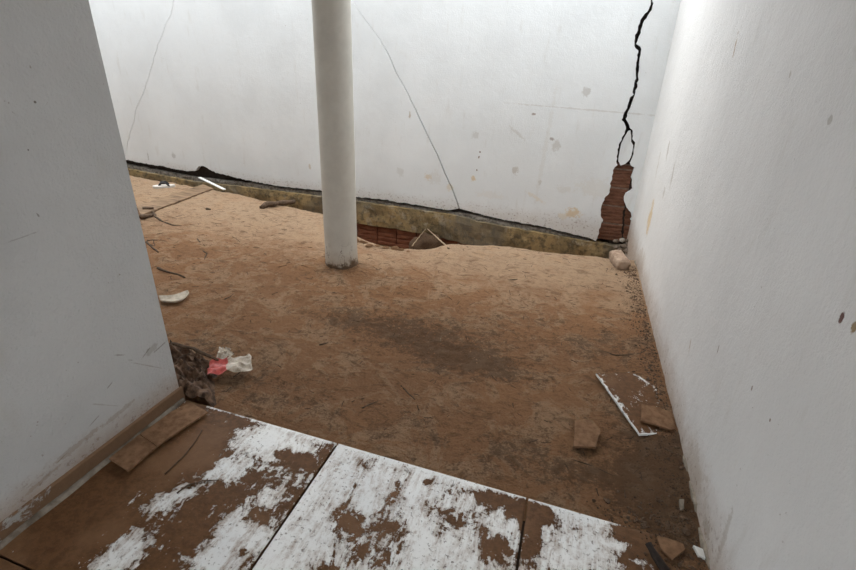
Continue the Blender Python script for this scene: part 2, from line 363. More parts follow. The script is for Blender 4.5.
for i in range(3):
    for j in range(5):
        x0, x1, y0, y1 = TX[i]+.0045, TX[i+1]-.0045, TY[j+1]+.0045, TY[j]-.0022
        st = .0125 if j == 0 else (.02 if j == 1 else .2)
        nx, ny = max(2, int((x1-x0)/st)), max(2, int((y1-y0)/st))
        b = .0012
        xs = [x0, x0+b]+[x0+(x1-x0)*k/nx for k in range(1, nx)]+[x1-b, x1]
        ys = [y0, y0+b]+[y0+(y1-y0)*k/ny for k in range(1, ny)]+[y1-b, y1]
        nX, nY = len(xs), len(ys); V, F, W = [], [], []
        tilt = random.uniform(-.0008, .0008)
        for jj, y in enumerate(ys):
            for ii, x in enumerate(xs):
                rim = ii in (0, nX-1) or jj in (0, nY-1)
                V.append((x, y, tilt-(b if rim else 0))); W.append(mud_at(x, y))
        for jj in range(nY-1):
            for ii in range(nX-1): k = jj*nX+ii; F.append((k, k+1, k+nX+1, k+nX))
        per = list(range(nX))+[nX*(q+1)-1 for q in range(1, nY)]+[nX*nY-1-q for q in range(1, nX)]+[nX*(nY-1-q) for q in range(1, nY-1)]
        base = len(V)
        for k in per: V.append((V[k][0], V[k][1], -.0115)); W.append(2.2 if q_edge(V[k]) else -.4)
        n = len(per)
        for q in range(n): F.append((per[q], base+q, base+(q+1) % n, per[(q+1) % n]))
        t = from_py('tile', V, F, M_TILE, parent=floor); set_attr(t, 'mud', W)
        for p in t.data.polygons[:(nX-1)*(nY-1)]: p.use_smooth = True

# ------------------------------------------------------------------ left wall
HW, YR = 3.1, -1.7      # roof height, rear end of the passage
HB = 2.4               # the yard walls are lower than the roof
bm = bmesh.new()
pts = [(XL, YR), (XL, 1.297), (-9, 1.297), (-9, 1.14), (XL-.16, 1.14), (XL-.16, YR)]
lo = [bm.verts.new((x, y, -.7)) for x, y in pts]; hi = [bm.verts.new((x, y, HW)) for x, y in pts]
bm.faces.new(lo[::-1]); bm.faces.new(hi)
for k in range(6): bm.faces.new((lo[k], lo[(k+1) % 6], hi[(k+1) % 6], hi[k]))
bmesh.ops.recalc_face_normals(bm, faces=bm.faces)
ed = [e for e in bm.edges if all(abs(v.co.x-XL) < 1e-4 and abs(v.co.y-1.297) < 1e-4 for v in e.verts)]
bmesh.ops.bevel(bm, geom=ed, offset=.008, segments=3, affect='EDGES')
wall_left = from_bm('wall_left', bm, M_LEFT, kind='structure', label='grey plastered wall end with mud scrapes beside the tiles')

def mat_baseboard():
    t = NT('muddy_baseboard'); zz, xx, yy = t.z()
    n = t.noise(9, 6, .7, t.mapped(scale=(1, .5, 1)), .8); n2 = t.noise(40, 5, .7)
    v = t.math('ADD', t.ramp(yy, .30, 1.10, .05, .95), t.math('MULTIPLY_ADD', n, 2.8, -1.4))
    v = t.math('ADD', v, t.math('MULTIPLY_ADD', n2, .4, -.2))
    f = t.ramp(v, .25, .42)
    col = t.mix(f, (.37, .355, .33), t.mix(n2, (.13, .075, .042), (.22, .13, .075)))
    return t.done(col, .8, t.bump(t.math('ADD', f, n2), .6, .004), .3)
M_BBOARD = mat_baseboard()
bb = bmesh.new()
prof = [(0, 0), (.010, 0), (.010, .066), (.007, .070), (0, .072)]
a = [bb.verts.new((XL+d, YR, z)) for d, z in prof]; b = [bb.verts.new((XL+d, 1.300, z)) for d, z in prof]
for k in range(4): bb.faces.new((a[k], b[k], b[k+1], a[k+1]))
bb.faces.new(a); bb.faces.new(b[::-1])
bmesh.ops.recalc_face_normals(bb, faces=bb.faces)
base_l = from_bm('baseboard_left', bb, M_BBOARD, kind='structure', label='mud-caked skirting along the foot of the grey wall')
V, F = [], []
for k in range(87):
    y = YR+(1.29-YR)*k/86; w = .013+.004*fbm(y*6, 1, 2, 3); z = .009+.003*fbm(y*7, 4, 2, 3)
    V += [(XL+.009, y, 0), (XL+.009, y, z+.008), (XL+.012+w*.5, y, z*.75), (XL+.012+w, y, 0)]
    if k:
        q = 4*(k-1)
        for c in range(3): F.append((q+c, q+4+c, q+5+c, q+1+c))
from_py('mortar_fillet', V, F, simple('pale_grout_fillet', (.21, .165, .12), .9, .5, 9, .5, (.32, .28, .23)), True, parent=base_l)

# ------------------------------------------------------------------ right wall
LEAN = .016
bm = bmesh.new()
prof = [(YR, -.75), (YB+.25, -.75), (YB+.25, HB), (3.32, HB), (3.32, HW), (YR, HW)]
a_ = [bm.verts.new((XR-LEAN*z, y, z)) for y, z in prof]; b_ = [bm.verts.new((XR+.16-LEAN*z, y, z)) for y, z in prof]
bm.faces.new(a_); bm.faces.new(b_[::-1])
for q in range(6): bm.faces.new((a_[q], b_[q], b_[(q+1) % 6], a_[(q+1) % 6]))
bmesh.ops.recalc_face_normals(bm, faces=bm.faces)
wall_right = from_bm('wall_right', bm, M_RIGHT, kind='structure', label='tall off-white plastered wall with mud splashes along its foot')
# broken skirting mortar left along the foot of the right wall
M_REM = simple('pale_mortar_scrap', (.34, .29, .23), .9, .4, 30, .7)
for y0, y1, h in [(1.42, 1.60, .022), (1.62, 1.74, .016), (1.22, 1.40, .026), (1.02, 1.20, .02), (3.95, 4.6, .03)]:
    V, F = [], []; n = 9
    for k in range(n):
        y = y0+(y1-y0)*k/(n-1); e = math.sin(math.pi*(k+.35)/(n-.3)); z = ground_z(XR-.02, y) if y > 1.3 else 0
        hh = h*e*(1+.4*fbm(y*25, 2, 2, 2)); w = .016*e*(1+.5*fbm(y*20, 7, 1, 2))+.002
        V += [(XR+.004, y, z-.03), (XR+.004, y, z+hh), (XR-w*.6, y, z+hh*.8), (XR-w, y, z-.03)]
        if k:
            q = 4*(k-1)
            for c in range(3): F.append((q+c, q+1+c, q+5+c, q+4+c))
    from_py('mortar_scrap', V, F, M_REM, parent=wall_right)

# ------------------------------------------------------------------ back wall
wall_back = box('wall_back', -9.5, .30, YB+.066, YB+.25, -.9, HB, M_CORE, kind='structure', label='white plastered wall split by a long crack showing brick')
box('masonry_core', .47, XR+.03, YB+.066, YB+.25, -.9, HB, M_CORE, parent=wall_back)
box('masonry_back', .29, .48, YB+.20, YB+.25, -.9, HB, M_CORE, parent=wall_back)
WPX = lambda l: [(on_wall(*p)[0], on_wall(*p)[2]) for p in l]
CL = [(.42, HB), (.35, 2.22)]+WPX([(649,-6),(650.3,0),(650,8),(645,13.5),(640.5,20),(637.5,30),(633.3,43),(634,46),(638.5,50),(636.6,60),(635.5,72),(636,78),(633.6,86),(633,94),(629,101),(627,108),(624,113),(622.5,120),(625.2,124),(626,129),(622.5,137),(619,145),(618,152),(616.3,161),(617,165.5),(613.5,170),(612.5,178),(610.5,184),(609.5,193),(605,198),(601,207),(600.5,215),(602.5,221),(600,227),(598,236),(596,241)])
CR = [(.45, HB), (.385, 2.22)]+WPX([(652,-6),(653.2,0),(652.6,9),(648,15.5),(643.5,23),(640.8,33),(636.2,44),(642,49),(640.3,62),(639,74),(638.6,80),(636.6,90),(635,96),(632,103),(630,108),(627.5,114),(626.6,119.5),(629,125),(630.5,128),(633.6,131),(633,139),(635.2,143),(633.8,155),(630.5,163),(631.5,165.5),(634.5,167.5),(633,173),(631,178),(632.8,184),(632,189.5),(626,194),(624,200),(626,207),(630.5,212),(632,214),(630.5,220)])
CA = [(-4.45, HB), (-4.62, 2.2)]+WPX([(172,12),(165,28),(158,45),(152,66),(148,80),(142,97),(136,110),(134,122),(130,134),(127,147)])+[(-6.0, .09)]
CB = [(-2.75, HB), (-2.55, 2.2)]+WPX([(355,5),(363,17),(371,27),(380,40),(389,55),(396,72),(405,88),(414,106),(423,125),(431,142),(439,158),(445,173),(451,186),(456,198),(459,208.5)])
BOT = WPX([(128,160),(139,162.5),(150,164.5),(163,166),(176,169.5),(190,171.5),(196,170.5),(199,166.5),(204,165.8),(209,169),(216,173),(232,176.5),(246,180),(262,183),(278,186),(291,187.5),(304,189),(320,190.5),(334,193),(350,196),(366,197.5),(384,199.5),(400,202.5),(418,205),(436,208),(450,210),(459,210.5),(472,212),(486,216),(502,219.5),(520,222.5),(540,226),(560,231),(576,235),(588,237.5),(596,241)])
BOT = [(-9.5, .22)]+BOT
def jag(poly, amp=.006, step=.03, seed=0):
    out = []
    for (a, b), (c, d) in zip(poly, poly[1:]):
        n = max(1, int(math.hypot(c-a, d-b)/step))
        for k in range(n):
            t = k/n; x, z = a+(c-a)*t, b+(d-b)*t
            out.append((x+amp*noise.noise((x*31, z*31, seed)), z+amp*noise.noise((x*31, z*31, seed+9.3))))
    return out+[poly[-1]]
def panel(name, poly, yf, th, mats, parent, **k):
    bm = bmesh.new()
    f = [bm.verts.new((x, yf, z)) for x, z in poly]; b = [bm.verts.new((x, yf+th, z)) for x, z in poly]
    bm.faces.new(f); bm.faces.new(b[::-1]); n = len(f)
    for q in range(n): bm.faces.new((f[q], b[q], b[(q+1) % n], f[(q+1) % n]))
    bmesh.ops.recalc_face_normals(bm, faces=bm.faces)
    bmesh.ops.triangulate(bm, faces=[x for x in bm.faces if len(x.verts) > 4])
    return from_bm(name, bm, mats, parent=parent, **k)
def off(poly, d0, d1): n = len(poly); return [(x+d0+(d1-d0)*k/(n-1), z) for k, (x, z) in enumerate(poly)]
jA, jB, jL, jR = jag(CA, .012, .05, 1), jag(CB, .006, .04, 2), jag([(x_-.001, z_) for x_, z_ in CL], .015, .02, 3), jag([(x_-.001, z_) for x_, z_ in CR], .013, .02, 4)
def bot(x0, x1): return jag([p for p in BOT if x0 < p[0] < x1], .012, .025, 5)
panel('plaster_panel', off(jA, -.0006, -.005)+bot(-20, -6.02)[::-1]+[(-9.5, HB)], YB-.0045, .05, M_BACK, wall_back)
panel('plaster_panel', off(jB, -.0003, -.007)+bot(-5.98, -1.20)[::-1]+off(jA, .001, .002)[::-1], YB-.003, .05, M_BACK, wall_back)
panel('plaster_panel', jL+bot(-1.14, .33)[::-1]+off(jB, .0003, .007)[::-1], YB-.001, .05, M_BACK, wall_back)
panel('plaster_panel', jR+[(XR+.02, WPX([(630.5, 222)])[0][1]), (XR+.02, HB)], YB+.006, .045, M_BACK, wall_back)
panel('plaster_chip', jag(WPX([(628.3,131.5),(630.6,130.5),(631.6,138),(631.2,142)]+[(633.4,145.5),(631.6,156),(629.3,160.5),(625,164.5),(620.6,166),(618.2,161.5),(619.6,152),(621.3,144),(624.3,138),(628.3,131.5)]), .004, .02, 6)[:-1], YB+.016, .03, M_BACK, wall_back)
# exposed ribbed blocks inside the crack
def course_brick(xl, xr, z0, z1, yf, name='brick', mats=M_BRICK, ribs=5, depth=.12):
    prof = []
    h = z1-z0
    for k in range(ribs):
        a = z0+h*k/ribs; w = h/ribs
        prof += [(a+.001, .010), (a+w*.22, 0), (a+w*.78, 0)]
    prof.append((z1, .010))
    V, F = [], []
    for z, d in prof: V += [(xl(z), yf+d, z), (xr(z), yf+d, z), (xl(z), yf+depth, z), (xr(z), yf+depth, z)]
    n = len(prof)
    for k in range(n-1):
        q = 4*k
        F += [(q, q+1, q+5, q+4), (q+2, q, q+4, q+6), (q+1, q+3, q+7, q+5)]
    F += [(1, 0, 2, 3), (4*n-4, 4*n-3, 4*n-1, 4*n-2)]
    return from_py(name, V, F, mats, parent=wall_back)
SPLIT = [(z, x) for x, z in WPX([(626,246),(623,240),(623,232),(624,222),(624,215),(626,208),(627,200),(629,193),(631,186),(633,178),(636,160),(638,120)])]
sp = lambda z: lerp_pts(SPLIT, z)
for k in range(5):
    z0 = -.125+.187*k; z1 = z0+.175; o = .006*noise.noise((k*3.1, 1, 1))
    if k == 4: z1 = z0+.035
    course_brick(lambda z: .27, lambda z: sp(z)-.012+.016*noise.noise((z*28, 2, 2)), z0, z1, YB+.046+o)
    course_brick(lambda z: sp(z)+.010+.016*noise.noise((z*28, 5, 2)), lambda z: XR+.01, z0, z1, YB+.050-o)
    box('mortar_joint', .27, max(.30, sp(z1)-.006), YB+.052+o, YB+.14, z1-.001, z1+.013, M_JOINT, parent=wall_back)
    box('mortar_joint', sp(z1)+.012, XR+.01, YB+.056-o, YB+.14, z1-.001, z1+.013, M_JOINT, parent=wall_back)
# grey bedding strip, foundation beam, bricks under it
FT = [(-9.5, .03), (-5.95, -.020), (-4.82, -.075), (-4.2, -.060), (-2.6, -.044), (-1.88, -.052), (-1.19, -.058), (-.91, -.095), (-.03, -.136), (.39, -.155), (.66, -.165)]
def strip(name, x0, x1, top, bottom, yf, depth, mats, amp, yamp, seed, st=.03, parent=wall_back, rows=5):
    V, F = [], []; n = int((x1-x0)/st)+1; m_ = rows+2
    for k in range(n+1):
        x = x0+(x1-x0)*k/n; zt = top(x)+amp*fbm(x*9, seed, 1, 4); zb = bottom(x)+amp*fbm(x*8, seed+4, 1, 4)
        V.append((x, yf+depth, zt))
        for r_ in range(rows):
            z = zt+(zb-zt)*r_/(rows-1); V.append((x, yf+yamp*fbm(x*7, z*9, seed, 4)+(.006 if r_ == 0 else 0), z))
        V.append((x, yf+depth, zb))
        if k:
            q, p = m_*k, m_*(k-1)
            for c in range(m_-1): F.append((p+c, p+c+1, q+c+1, q+c))
    F += [tuple(range(m_))[::-1], tuple(range(m_*n, m_*n+m_))]
    return from_py(name, V, F, mats, parent=parent)
bz = lambda x: lerp_pts(BOT, x)
strip('bedding_mortar', -9.5, .30, lambda x: min(bz(x)-.028-.012*abs(noise.noise((x*5, 1, 1))), lerp_pts(FT, x)+.05), lambda x: lerp_pts(FT, x)-.02, YB+.012, .10, M_MORTAR, .010, .016, 3)
strip('foundation_beam', -9.5, XR+.02, lambda x: lerp_pts(FT, x), lambda x: -.32-.06*sm(-1.9, -.8, x), YB-.035, .16, M_FOUND, .008, .016, 8)
x = -3.95; k = 0
while x < XR:
    L = .255+.03*noise.noise((k*2.7, 4, 4)); z0 = -.565-.02*sm(-1.9, -.5, x); z1 = -.335-.06*sm(-1.9, -.8, x)
    o = .012*noise.noise((k*1.9, 8, 3))
    course_brick(lambda z, a=x: a, lambda z, a=x+L-.013: a, z0, z1, YB-.012+o, mats=M_BRICK_DK, ribs=4)
    x += L; k += 1
strip('footing', -9.5, XR+.02, lambda x: -.56, lambda x: -.85, YB+.01, .2, M_FOUND, .02, .03, 12)

# ------------------------------------------------------------------ roof slab over the covered walk, carried by the column
ROOF_Y = 3.32
box('ceiling', -9.0, XR+.16, YR, ROOF_Y, HW, HW+.12, simple('roof_slab_paint', (.60, .59, .57), .9, .1, 4, .2), kind='structure', label='roof slab above the covered walk')

box('roof_beam_added', -9.0, XR+.10, 3.02, 3.27, HW-.22, HW, bpy.data.materials['roof_slab_paint'], kind='structure', label='added unseen beam under the roof edge that darkens the column top')  # unseen beam, added to shade the upper column
box('wall_far_added', -9.0, -8.8, 1.3, YB, -.7, HB, M_BACK, kind='structure', label='added unseen end wall that cuts low light from the left')  # unseen wall, added to hold back horizon light from the left
wr = box('wall_rear_added', XL-.16, -1.05, YR-.15, YR, -.7, HW, M_LEFT, kind='structure', label='added unseen wall behind the camera, its doorway letting in fill light')  # unseen wall, added to block rear light except through the opening
box('wall_pier_added', .30, XR+.16, YR-.15, YR, -.7, HW, M_LEFT, parent=wr); box('lintel_added', -1.05, .30, YR-.15, YR, 2.15, HW, M_LEFT, parent=wr)  # added sides of the opening that feeds fill light to the left wall
# ------------------------------------------------------------------ column
CX, CY, CR_ = -1.668, 3.085, .127
def mat_column():
    t = NT('column_paint'); zz, _, _ = t.z()
    n = t.noise(9, 5, .65); n2 = t.noise(45, 5, .7)
    col = t.mix(t.ramp(n, .35, .7), (.57, .55, .49), (.52, .50, .445))
    h = t.math('ADD', zz, t.math('MULTIPLY_ADD', n2, -.10, .05))
    h = t.math('ADD', h, t.math('MULTIPLY_ADD', n, -.22, .11))
    col = t.mix(t.ramp(h, .16, .0, 0, .55), col, (.42, .33, .24))
    col = t.mix(t.ramp(h, .045, -.005), col, (.12, .075, .045))
    cr = t.noise(5, 5, .6, t.mapped(scale=(1.6, 1.6, .55)), .5)
    line = t.math('MULTIPLY', t.ramp(t.math('ABSOLUTE', t.math('SUBTRACT', cr, .5)), 0, .008, 1, 0), t.ramp(zz, .22, .12))
    col = t.mix(line, col, (.10, .07, .05))
    return t.done(col, .55, t.bump(n2, .2, .004), .35)
V, F = [], []; seg = 56
zs = [-.15, -.06, -.03, -.01, .0, .02, .05, .10, .2, .5, 1.0, 1.6, 2.2, HW]
for z in zs:
    for k in range(seg):
        a = 2*math.pi*k/seg; r = CR_*(1-.03*z/HW)
        if z < .08: r += (.004+.006*noise.noise((math.cos(a)*3, math.sin(a)*3, z*30)))*(1-z/.08)
        V.append((CX+r*math.cos(a), CY+r*math.sin(a), z))
for j in range(len(zs)-1):
    for k in range(seg): F.append((j*seg+k, j*seg+(k+1) % seg, (j+1)*seg+(k+1) % seg, (j+1)*seg+k))
F += [tuple(range(seg))[::-1], tuple(range((len(zs)-1)*seg, len(zs)*seg))]
from_py('column', V, F, mat_column(), True, label='round off-white column standing on the bare dirt', cat='column')

# ------------------------------------------------------------------ loose things
def tube(name, pts, rad, mats, seg=7, taper=.6, wob=.0, label=None, cat='twig', group=None, **k):
    P = []
    for a, b in zip(pts, pts[1:]):
        n = max(2, int((b-a).length/.03))
        P += [a.lerp(b, q/n) for q in range(n)]
    P.append(pts[-1])
    s = random.random()*50
    P = [p+Vector((noise.noise((i*.5, s, 1)), noise.noise((i*.5, s, 5)), .4*noise.noise((i*.5, s, 9))))*wob for i, p in enumerate(P)]
    V, F = [], []
    for i, p in enumerate(P):
        d = (P[min(i+1, len(P)-1)]-P[max(0, i-1)]).normalized()
        sx = d.cross(Vector((0, 0, 1)));  sx = sx.normalized() if sx.length > 1e-4 else Vector((1, 0, 0))
        sy = sx.cross(d); r = rad*(1-(1-taper)*i/(len(P)-1))*(1+.45*noise.noise((i*.6, s, 3)))
        V += [p+(sx*math.cos(2*math.pi*q/seg)+sy*math.sin(2*math.pi*q/seg))*r for q in range(seg)]
        if i:
            for q in range(seg): F.append(((i-1)*seg+q, (i-1)*seg+(q+1) % seg, i*seg+(q+1) % seg, i*seg+q))
    F += [tuple(range(seg))[::-1], tuple(range(len(V)-seg, len(V)))]
    return from_py(name, V, F, mats, True, label=label, cat=cat, group=group, **k)
def gpx(l, dz=.008): return [G(x, y, dz) for x, y in l]

def slab(name, corners, th, mats, label=None, cat=None, group=None, rim=.008, mud_in=1.2, mud_rim=-.2, jg=.004, clean=None, **k):
    """thin fragment: corners are world points on its top face"""
    P, R = [], []
    for a, b in zip(corners, corners[1:]+corners[:1]):
        n = max(1, int((b-a).length/.025))
        for q in range(n):
            p = a.lerp(b, q/n); j = jg if q else 0; R.append(clean is None or corners.index(a) in clean)
            P.append(p+Vector((noise.noise(p*40), noise.noise(p*40+Vector((7, 0, 0))), 0))*j)
    c = sum(P, Vector())/len(P); n = len(P)
    I = [p+(c-p).normalized()*rim*random.uniform(.5, 1.6) for p in P]; I2 = [p+(c-p)*.35 for p in P]
    V = P+I+I2+[c]+[p-Vector((0, 0, th)) for p in P]; F = []
    for q in range(n):
        w = (q+1) % n
        F += [(q, w, n+w, n+q), (n+q, n+w, 2*n+w, 2*n+q), (2*n+q, 2*n+w, 3*n), (3*n+1+q, 3*n+1+w, w, q)]
    F.append(tuple(3*n+1+q for q in range(n))[::-1])
    o = from_py(name, V, F, mats, label=label, cat=cat, group=group, **k)
    bm = bmesh.new(); bm.from_mesh(o.data); bmesh.ops.recalc_face_normals(bm, faces=bm.faces); bm.to_mesh(o.data); bm.free()
    W = [(mud_rim if c_ else .70)+random.uniform(-.5, .5) for c_ in R]+[mud_in*random.uniform(.4, 1.1) for _ in P]+[mud_in]*(n+1)+[mud_rim]*n
    set_attr(o, 'mud', W)
    return o
def zset(p, z): return Vector((p.x, p.y, z))

# tile fragments by the right wall
T1 = [on_z(596, 373, .018), on_z(632, 372, .010), on_z(652, 383, .006), on_z(663, 398, .004), on_z(669, 420, .004), on_z(668, 433.5, .012), on_z(639.5, 434, .014)]
slab('tile_slab', T1, .011, M_TILE, 'large broken floor tile lying by the right wall with a clean white edge', 'tile', mud_in=.95, mud_rim=-1.3, rim=.007, clean=(6, 5))
T2 = [on_z(641.5, 404, .036), on_z(656, 406.5, .034), on_z(671, 412, .032), on_z(675.5, 428.5, .030), on_z(670.5, 429.5, .030), on_z(655, 424, .032), on_z(641, 420, .034)]
slab('tile_fragment', T2, .010, M_MUDPIECE, 'small brown tile fragment lying on top of the large broken tile', 'tile')
T3 = [on_z(575, 420, .012), on_z(592, 419, .012), on_z(601, 430, .011), on_z(595.5, 447, .010), on_z(573.5, 446, .010)]
slab('tile_fragment', T3, .010, M_MUDPIECE, 'five-sided brown tile fragment lying alone on the open dirt', 'tile')
# strip pieces under the left skirting
S1 = [on_z(109, 458.5, .030), on_z(128, 470.5, .030), on_z(156.6, 446.6, .022), on_z(139.3, 434.2, .020)]
slab('skirting_piece', S1, .008, M_MUDPIECE, 'shorter mud-coated skirting piece lying below the left wall, nearer the camera', 'skirting', jg=.002)
S2 = [on_z(140, 434, .022), on_z(157, 446, .024), on_z(181, 429.5, .022), on_z(207.5, 412, .018), on_z(191, 402.5, .016), on_z(172, 411, .020)]
slab('skirting_piece', S2, .008, M_MUDPIECE, 'longer mud-coated skirting piece reaching to the corner of the tiled floor', 'skirting', jg=.002)

# brick lump in the far right corner
bm = bmesh.new(); bmesh.ops.create_cube(bm, size=1); bmesh.ops.subdivide_edges(bm, edges=bm.edges[:], cuts=5, use_grid_fill=True)
A, B = on_z(612.5, 258, .0), on_z(624.5, 270, .0); ctr = (A+B)/2; ctr.z += .030
d = (B-A); ang = math.atan2(d.y, d.x)
for v in bm.verts:
    q = v.co.copy(); n_ = q.normalized()*.62; q = q.lerp(n_, .45); q *= 1+.13*noise.noise(q*3.1)+.06*noise.noise(q*9)
    v.co = (q.x*.235, q.y*.10, q.z*.10)
o = from_bm('brick_lump', bm, simple('dusty_worn_brick', (.30, .20, .14), .95, .3, 14, .9, (.43, .32, .24)), True, label='worn pale brick lump lying in the corner below the crack', cat='brick')
o.location = ctr; o.rotation_euler = (.1, .12, ang)

# rubble stones in the eroded trench and the corner
M_STONE = simple('grey_rubble', (.22, .17, .13), .95, .5, 30, .9)
def stone(px, py, r, mats, label, group, Y=None, squash=.7, name='rubble_stone'):
    bm = bmesh.new(); bmesh.ops.create_icosphere(bm, subdivisions=2, radius=1); s = random.random()*90
    for v in bm.verts: v.co *= 1+.35*noise.noise(v.co*1.3+Vector((s, 0, 0)))+.12*noise.noise(v.co*4+Vector((s, 0, 0)))
    o = from_bm(name, bm, mats, label=label, cat='stone', group=group)
    p = on_y(px, py, Y) if Y else G(px, py, r*.3)
    o.location = p; o.scale = (r*random.uniform(.9, 1.3), r*random.uniform(.8, 1.1), r*squash); o.rotation_euler = (random.uniform(-.3, .3), 0, random.uniform(0, 6))
    return o
for px, py, r, Y in [(616,241,.026,4.88),(622,240,.030,4.88),(616.5,247,.028,4.84),(623.5,246,.032,4.82),(626.5,241,.024,4.88),(620,250,.028,4.78),(626,251,.026,4.76)]:
    stone(px, py, r, M_STONE if random.random() < .6 else simple('pale_rubble', (.40, .36, .31), .9), 'small rubble stone heaped at the foot of the brick-filled crack', 'rubble below the crack', Y)
for px, py, r in [(352,238,.035),(357,241,.028),(362,242,.022),(369,246,.03),(377,246,.022),(386,248,.03),(395,249,.035),(401,250,.025),(408,252,.02),(366,243,.02)]:
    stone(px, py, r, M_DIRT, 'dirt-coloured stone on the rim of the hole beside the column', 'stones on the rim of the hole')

# pale twigs leaning against the foundation over the hole
P0, P1, P2 = on_y(412, 246, 4.30), on_y(425.5, 229, 4.86), on_y(449, 248.5, 4.0)
P2 = G(449, 248.5, .01)
tube('twig', [P0, P1], .006, M_TWIG_PALE, label='left pale twig leaning to the foundation over the hole', cat='twig', wob=.006)
tube('twig', [P2, P1+Vector((.03, -.02, .01))], .009, M_TWIG_PALE, label='right pale twig leaning to the foundation over the hole', cat='twig', wob=.006)
# mound of wet clay behind the twigs
bm = bmesh.new(); bmesh.ops.create_icosphere(bm, subdivisions=4, radius=1)
for v in bm.verts: v.co *= 1+.25*noise.noise(v.co*1.7)+.08*noise.noise(v.co*6)
o = from_bm('clay_mound', bm, simple('wet_clay', (.11, .066, .038), .9, .5, 22, 1.0), True, label='dark clay mound slumped under the two leaning twigs', cat='mound')
o.location = on_y(427, 252, 4.74); o.scale = (.21, .12, .22)

# sticks and twigs lying on the dirt
T = [
 ([(152,211),(156,217),(163,222),(172,225),(181.5,226)], .012, 'curved dark twig lying near the left grey wall edge', 1),
 ([(158,268),(170,272.5),(185.5,277.5)], .012, 'straight brown stick above the pale curved fragment', 1),
 ([(146.5,242),(152,247),(158.5,252.5)], .010, 'short dark stick in the crossed bunch by the wall edge', 1),
 ([(147,241),(152,240),(158.5,240)], .006, 'thin upper twig of the crossed bunch by the wall edge', 1),
 ([(147,244),(155,246),(153,240)], .005, 'bent thin twig in the crossed bunch by the wall edge', 1),
 ([(197,239),(201,243),(205,246)], .005, 'tiny slanting twig left of the forked twig', 1),
 ([(203,251),(207,253.5),(204,260),(200,263)], .006, 'small forked twig on the pale dirt', 1),
 ([(196,258),(201,262),(203,262.5)], .004, 'tiny flat twig touching the forked twig', 1),
 ([(607,353),(616,355.5),(630,355),(641,353),(647,349.5)], .006, 'thin curved root beside the large broken tile', 1),
 ([(569,459),(590,466),(612,475),(626,477),(645,485)], .004, 'long thin root crossing the mud toward the right wall', 1),
 ([(652,490),(657,482),(672,479)], .003, 'short bent root close to the right wall foot', 1),
 ([(222,392),(226,392.5),(231,387)], .005, 'small bent twig beside the muddy cloth', 1),
 ([(233,377),(241,372),(247,366)], .004, 'thin twig right of the crumpled packet', 1),
 ([(224,300),(231,297),(236,292)], .005, 'short slanting twig left of the column shade', 1),
 ([(396,380),(404,390),(416,402),(420,410)], .004, 'thin dark root on the dirt before the tiles', 1),
 ([(362,409),(372,404),(382,400)], .005, 'short dark twig lying just above the tiles', 1),
 ([(320,345),(332,341)], .006, 'short dark twig below the column', 1),
 ([(505,281),(517,279)], .006, 'dark twig on the pale mound in the distance', 1),
 ([(440,342),(443,327)], .003, 'upright-looking pale straw on the dark damp patch', 0),
 ([(206,209),(210,209.5)], .012, 'dark nugget of bark on the pale dirt', 1),
]
for l, r, lab, dk in T:
    tube('twig', gpx(l, r*.7), r, M_TWIG if dk else M_TWIG_PALE, wob=.008, label=lab, cat='twig')
tube('stick', [on_z(172, 344, .06), on_z(184, 346, .08), on_z(197, 350.5, .085), on_z(209, 356, .07), on_z(220, 362, .03)], .010, M_TWIG, wob=.012, taper=.8, label='dark stick lying across the top of the muddy cloth', cat='stick')
br = tube('branch', [on_z(262, 207.5, .0), on_z(267, 203.5, .02), on_z(274, 204, .015), on_z(285, 202.5, .02), on_z(296.5, 201.5, .02)], .030, M_TWIG, wob=.02, taper=.85, label='bent dark branch lying near the foundation left of the column', cat='branch')
tube('stub', [on_z(267, 203.5, .02), on_z(271, 202.3, .03)], .018, M_TWIG, parent=br, cat=None)
tube('stick', [on_z(143, 209, -.0), on_z(153, 208.0, .01)], .022, M_TWIG, wob=.02, label='upper dark clod-like stump at the left wall edge', cat='stick')
tube('stick', [on_z(141, 217.5, -.0), on_z(152, 215.0, .0)], .022, M_TWIG, wob=.02, label='lower dark clod-like stump at the left wall edge', cat='stick')
tube('twig', [on_z(165, 474, .004), on_z(184, 456, .004), on_z(196, 441, .004), on_z(202, 430, .004)], .0028, M_TWIG, wob=.002, label='long thin twig stuck in the mud beside the skirting pieces', cat='twig')
tube('twig', [on_z(177, 493, .004), on_z(188, 485, .004), on_z(202, 481, .004), on_z(219, 480, .004)], .0032, M_TWIG, wob=.002, label='arched twig lying in the mud on the left tile', cat='twig')
# dark splinter at the bottom right corner
tube('splinter', [on_z(648, 543.5, .03), on_z(655, 556, .022), on_z(669, 577, .012)], .012, simple('charred_wood', (.035, .025, .02), .8, .4, 60, .8), taper=1.4, seg=5, label='dark wood splinter lying on the tiles by the right wall', cat='splinter')
# bits of tile at the right end of the tiled edge
slab('tile_fragment', [on_z(657, 536, .012), on_z(675, 540.5, .014), on_z(683.5, 544, .015), on_z(685, 549.5, .013), on_z(672, 560, .010), on_z(661, 549, .010)], .011, M_MUDPIECE, 'mud-covered tile fragment on the tiled edge near the right wall', 'tile', jg=.005)
slab('tile_fragment', [on_z(693.5, 545, .014), on_z(703, 549, .014), on_z(705.5, 558, .012), on_z(699, 555.5, .012)], .011, M_WHITE, 'small clean white tile chip against the right wall', 'tile')
slab('plaster_flake', [G(679.5, 499, .02), G(684, 499, .02), G(684, 508, .02), G(681, 509, .02)], .015, M_REM, 'narrow pale plaster flake standing in the mud by the wall', 'plaster')

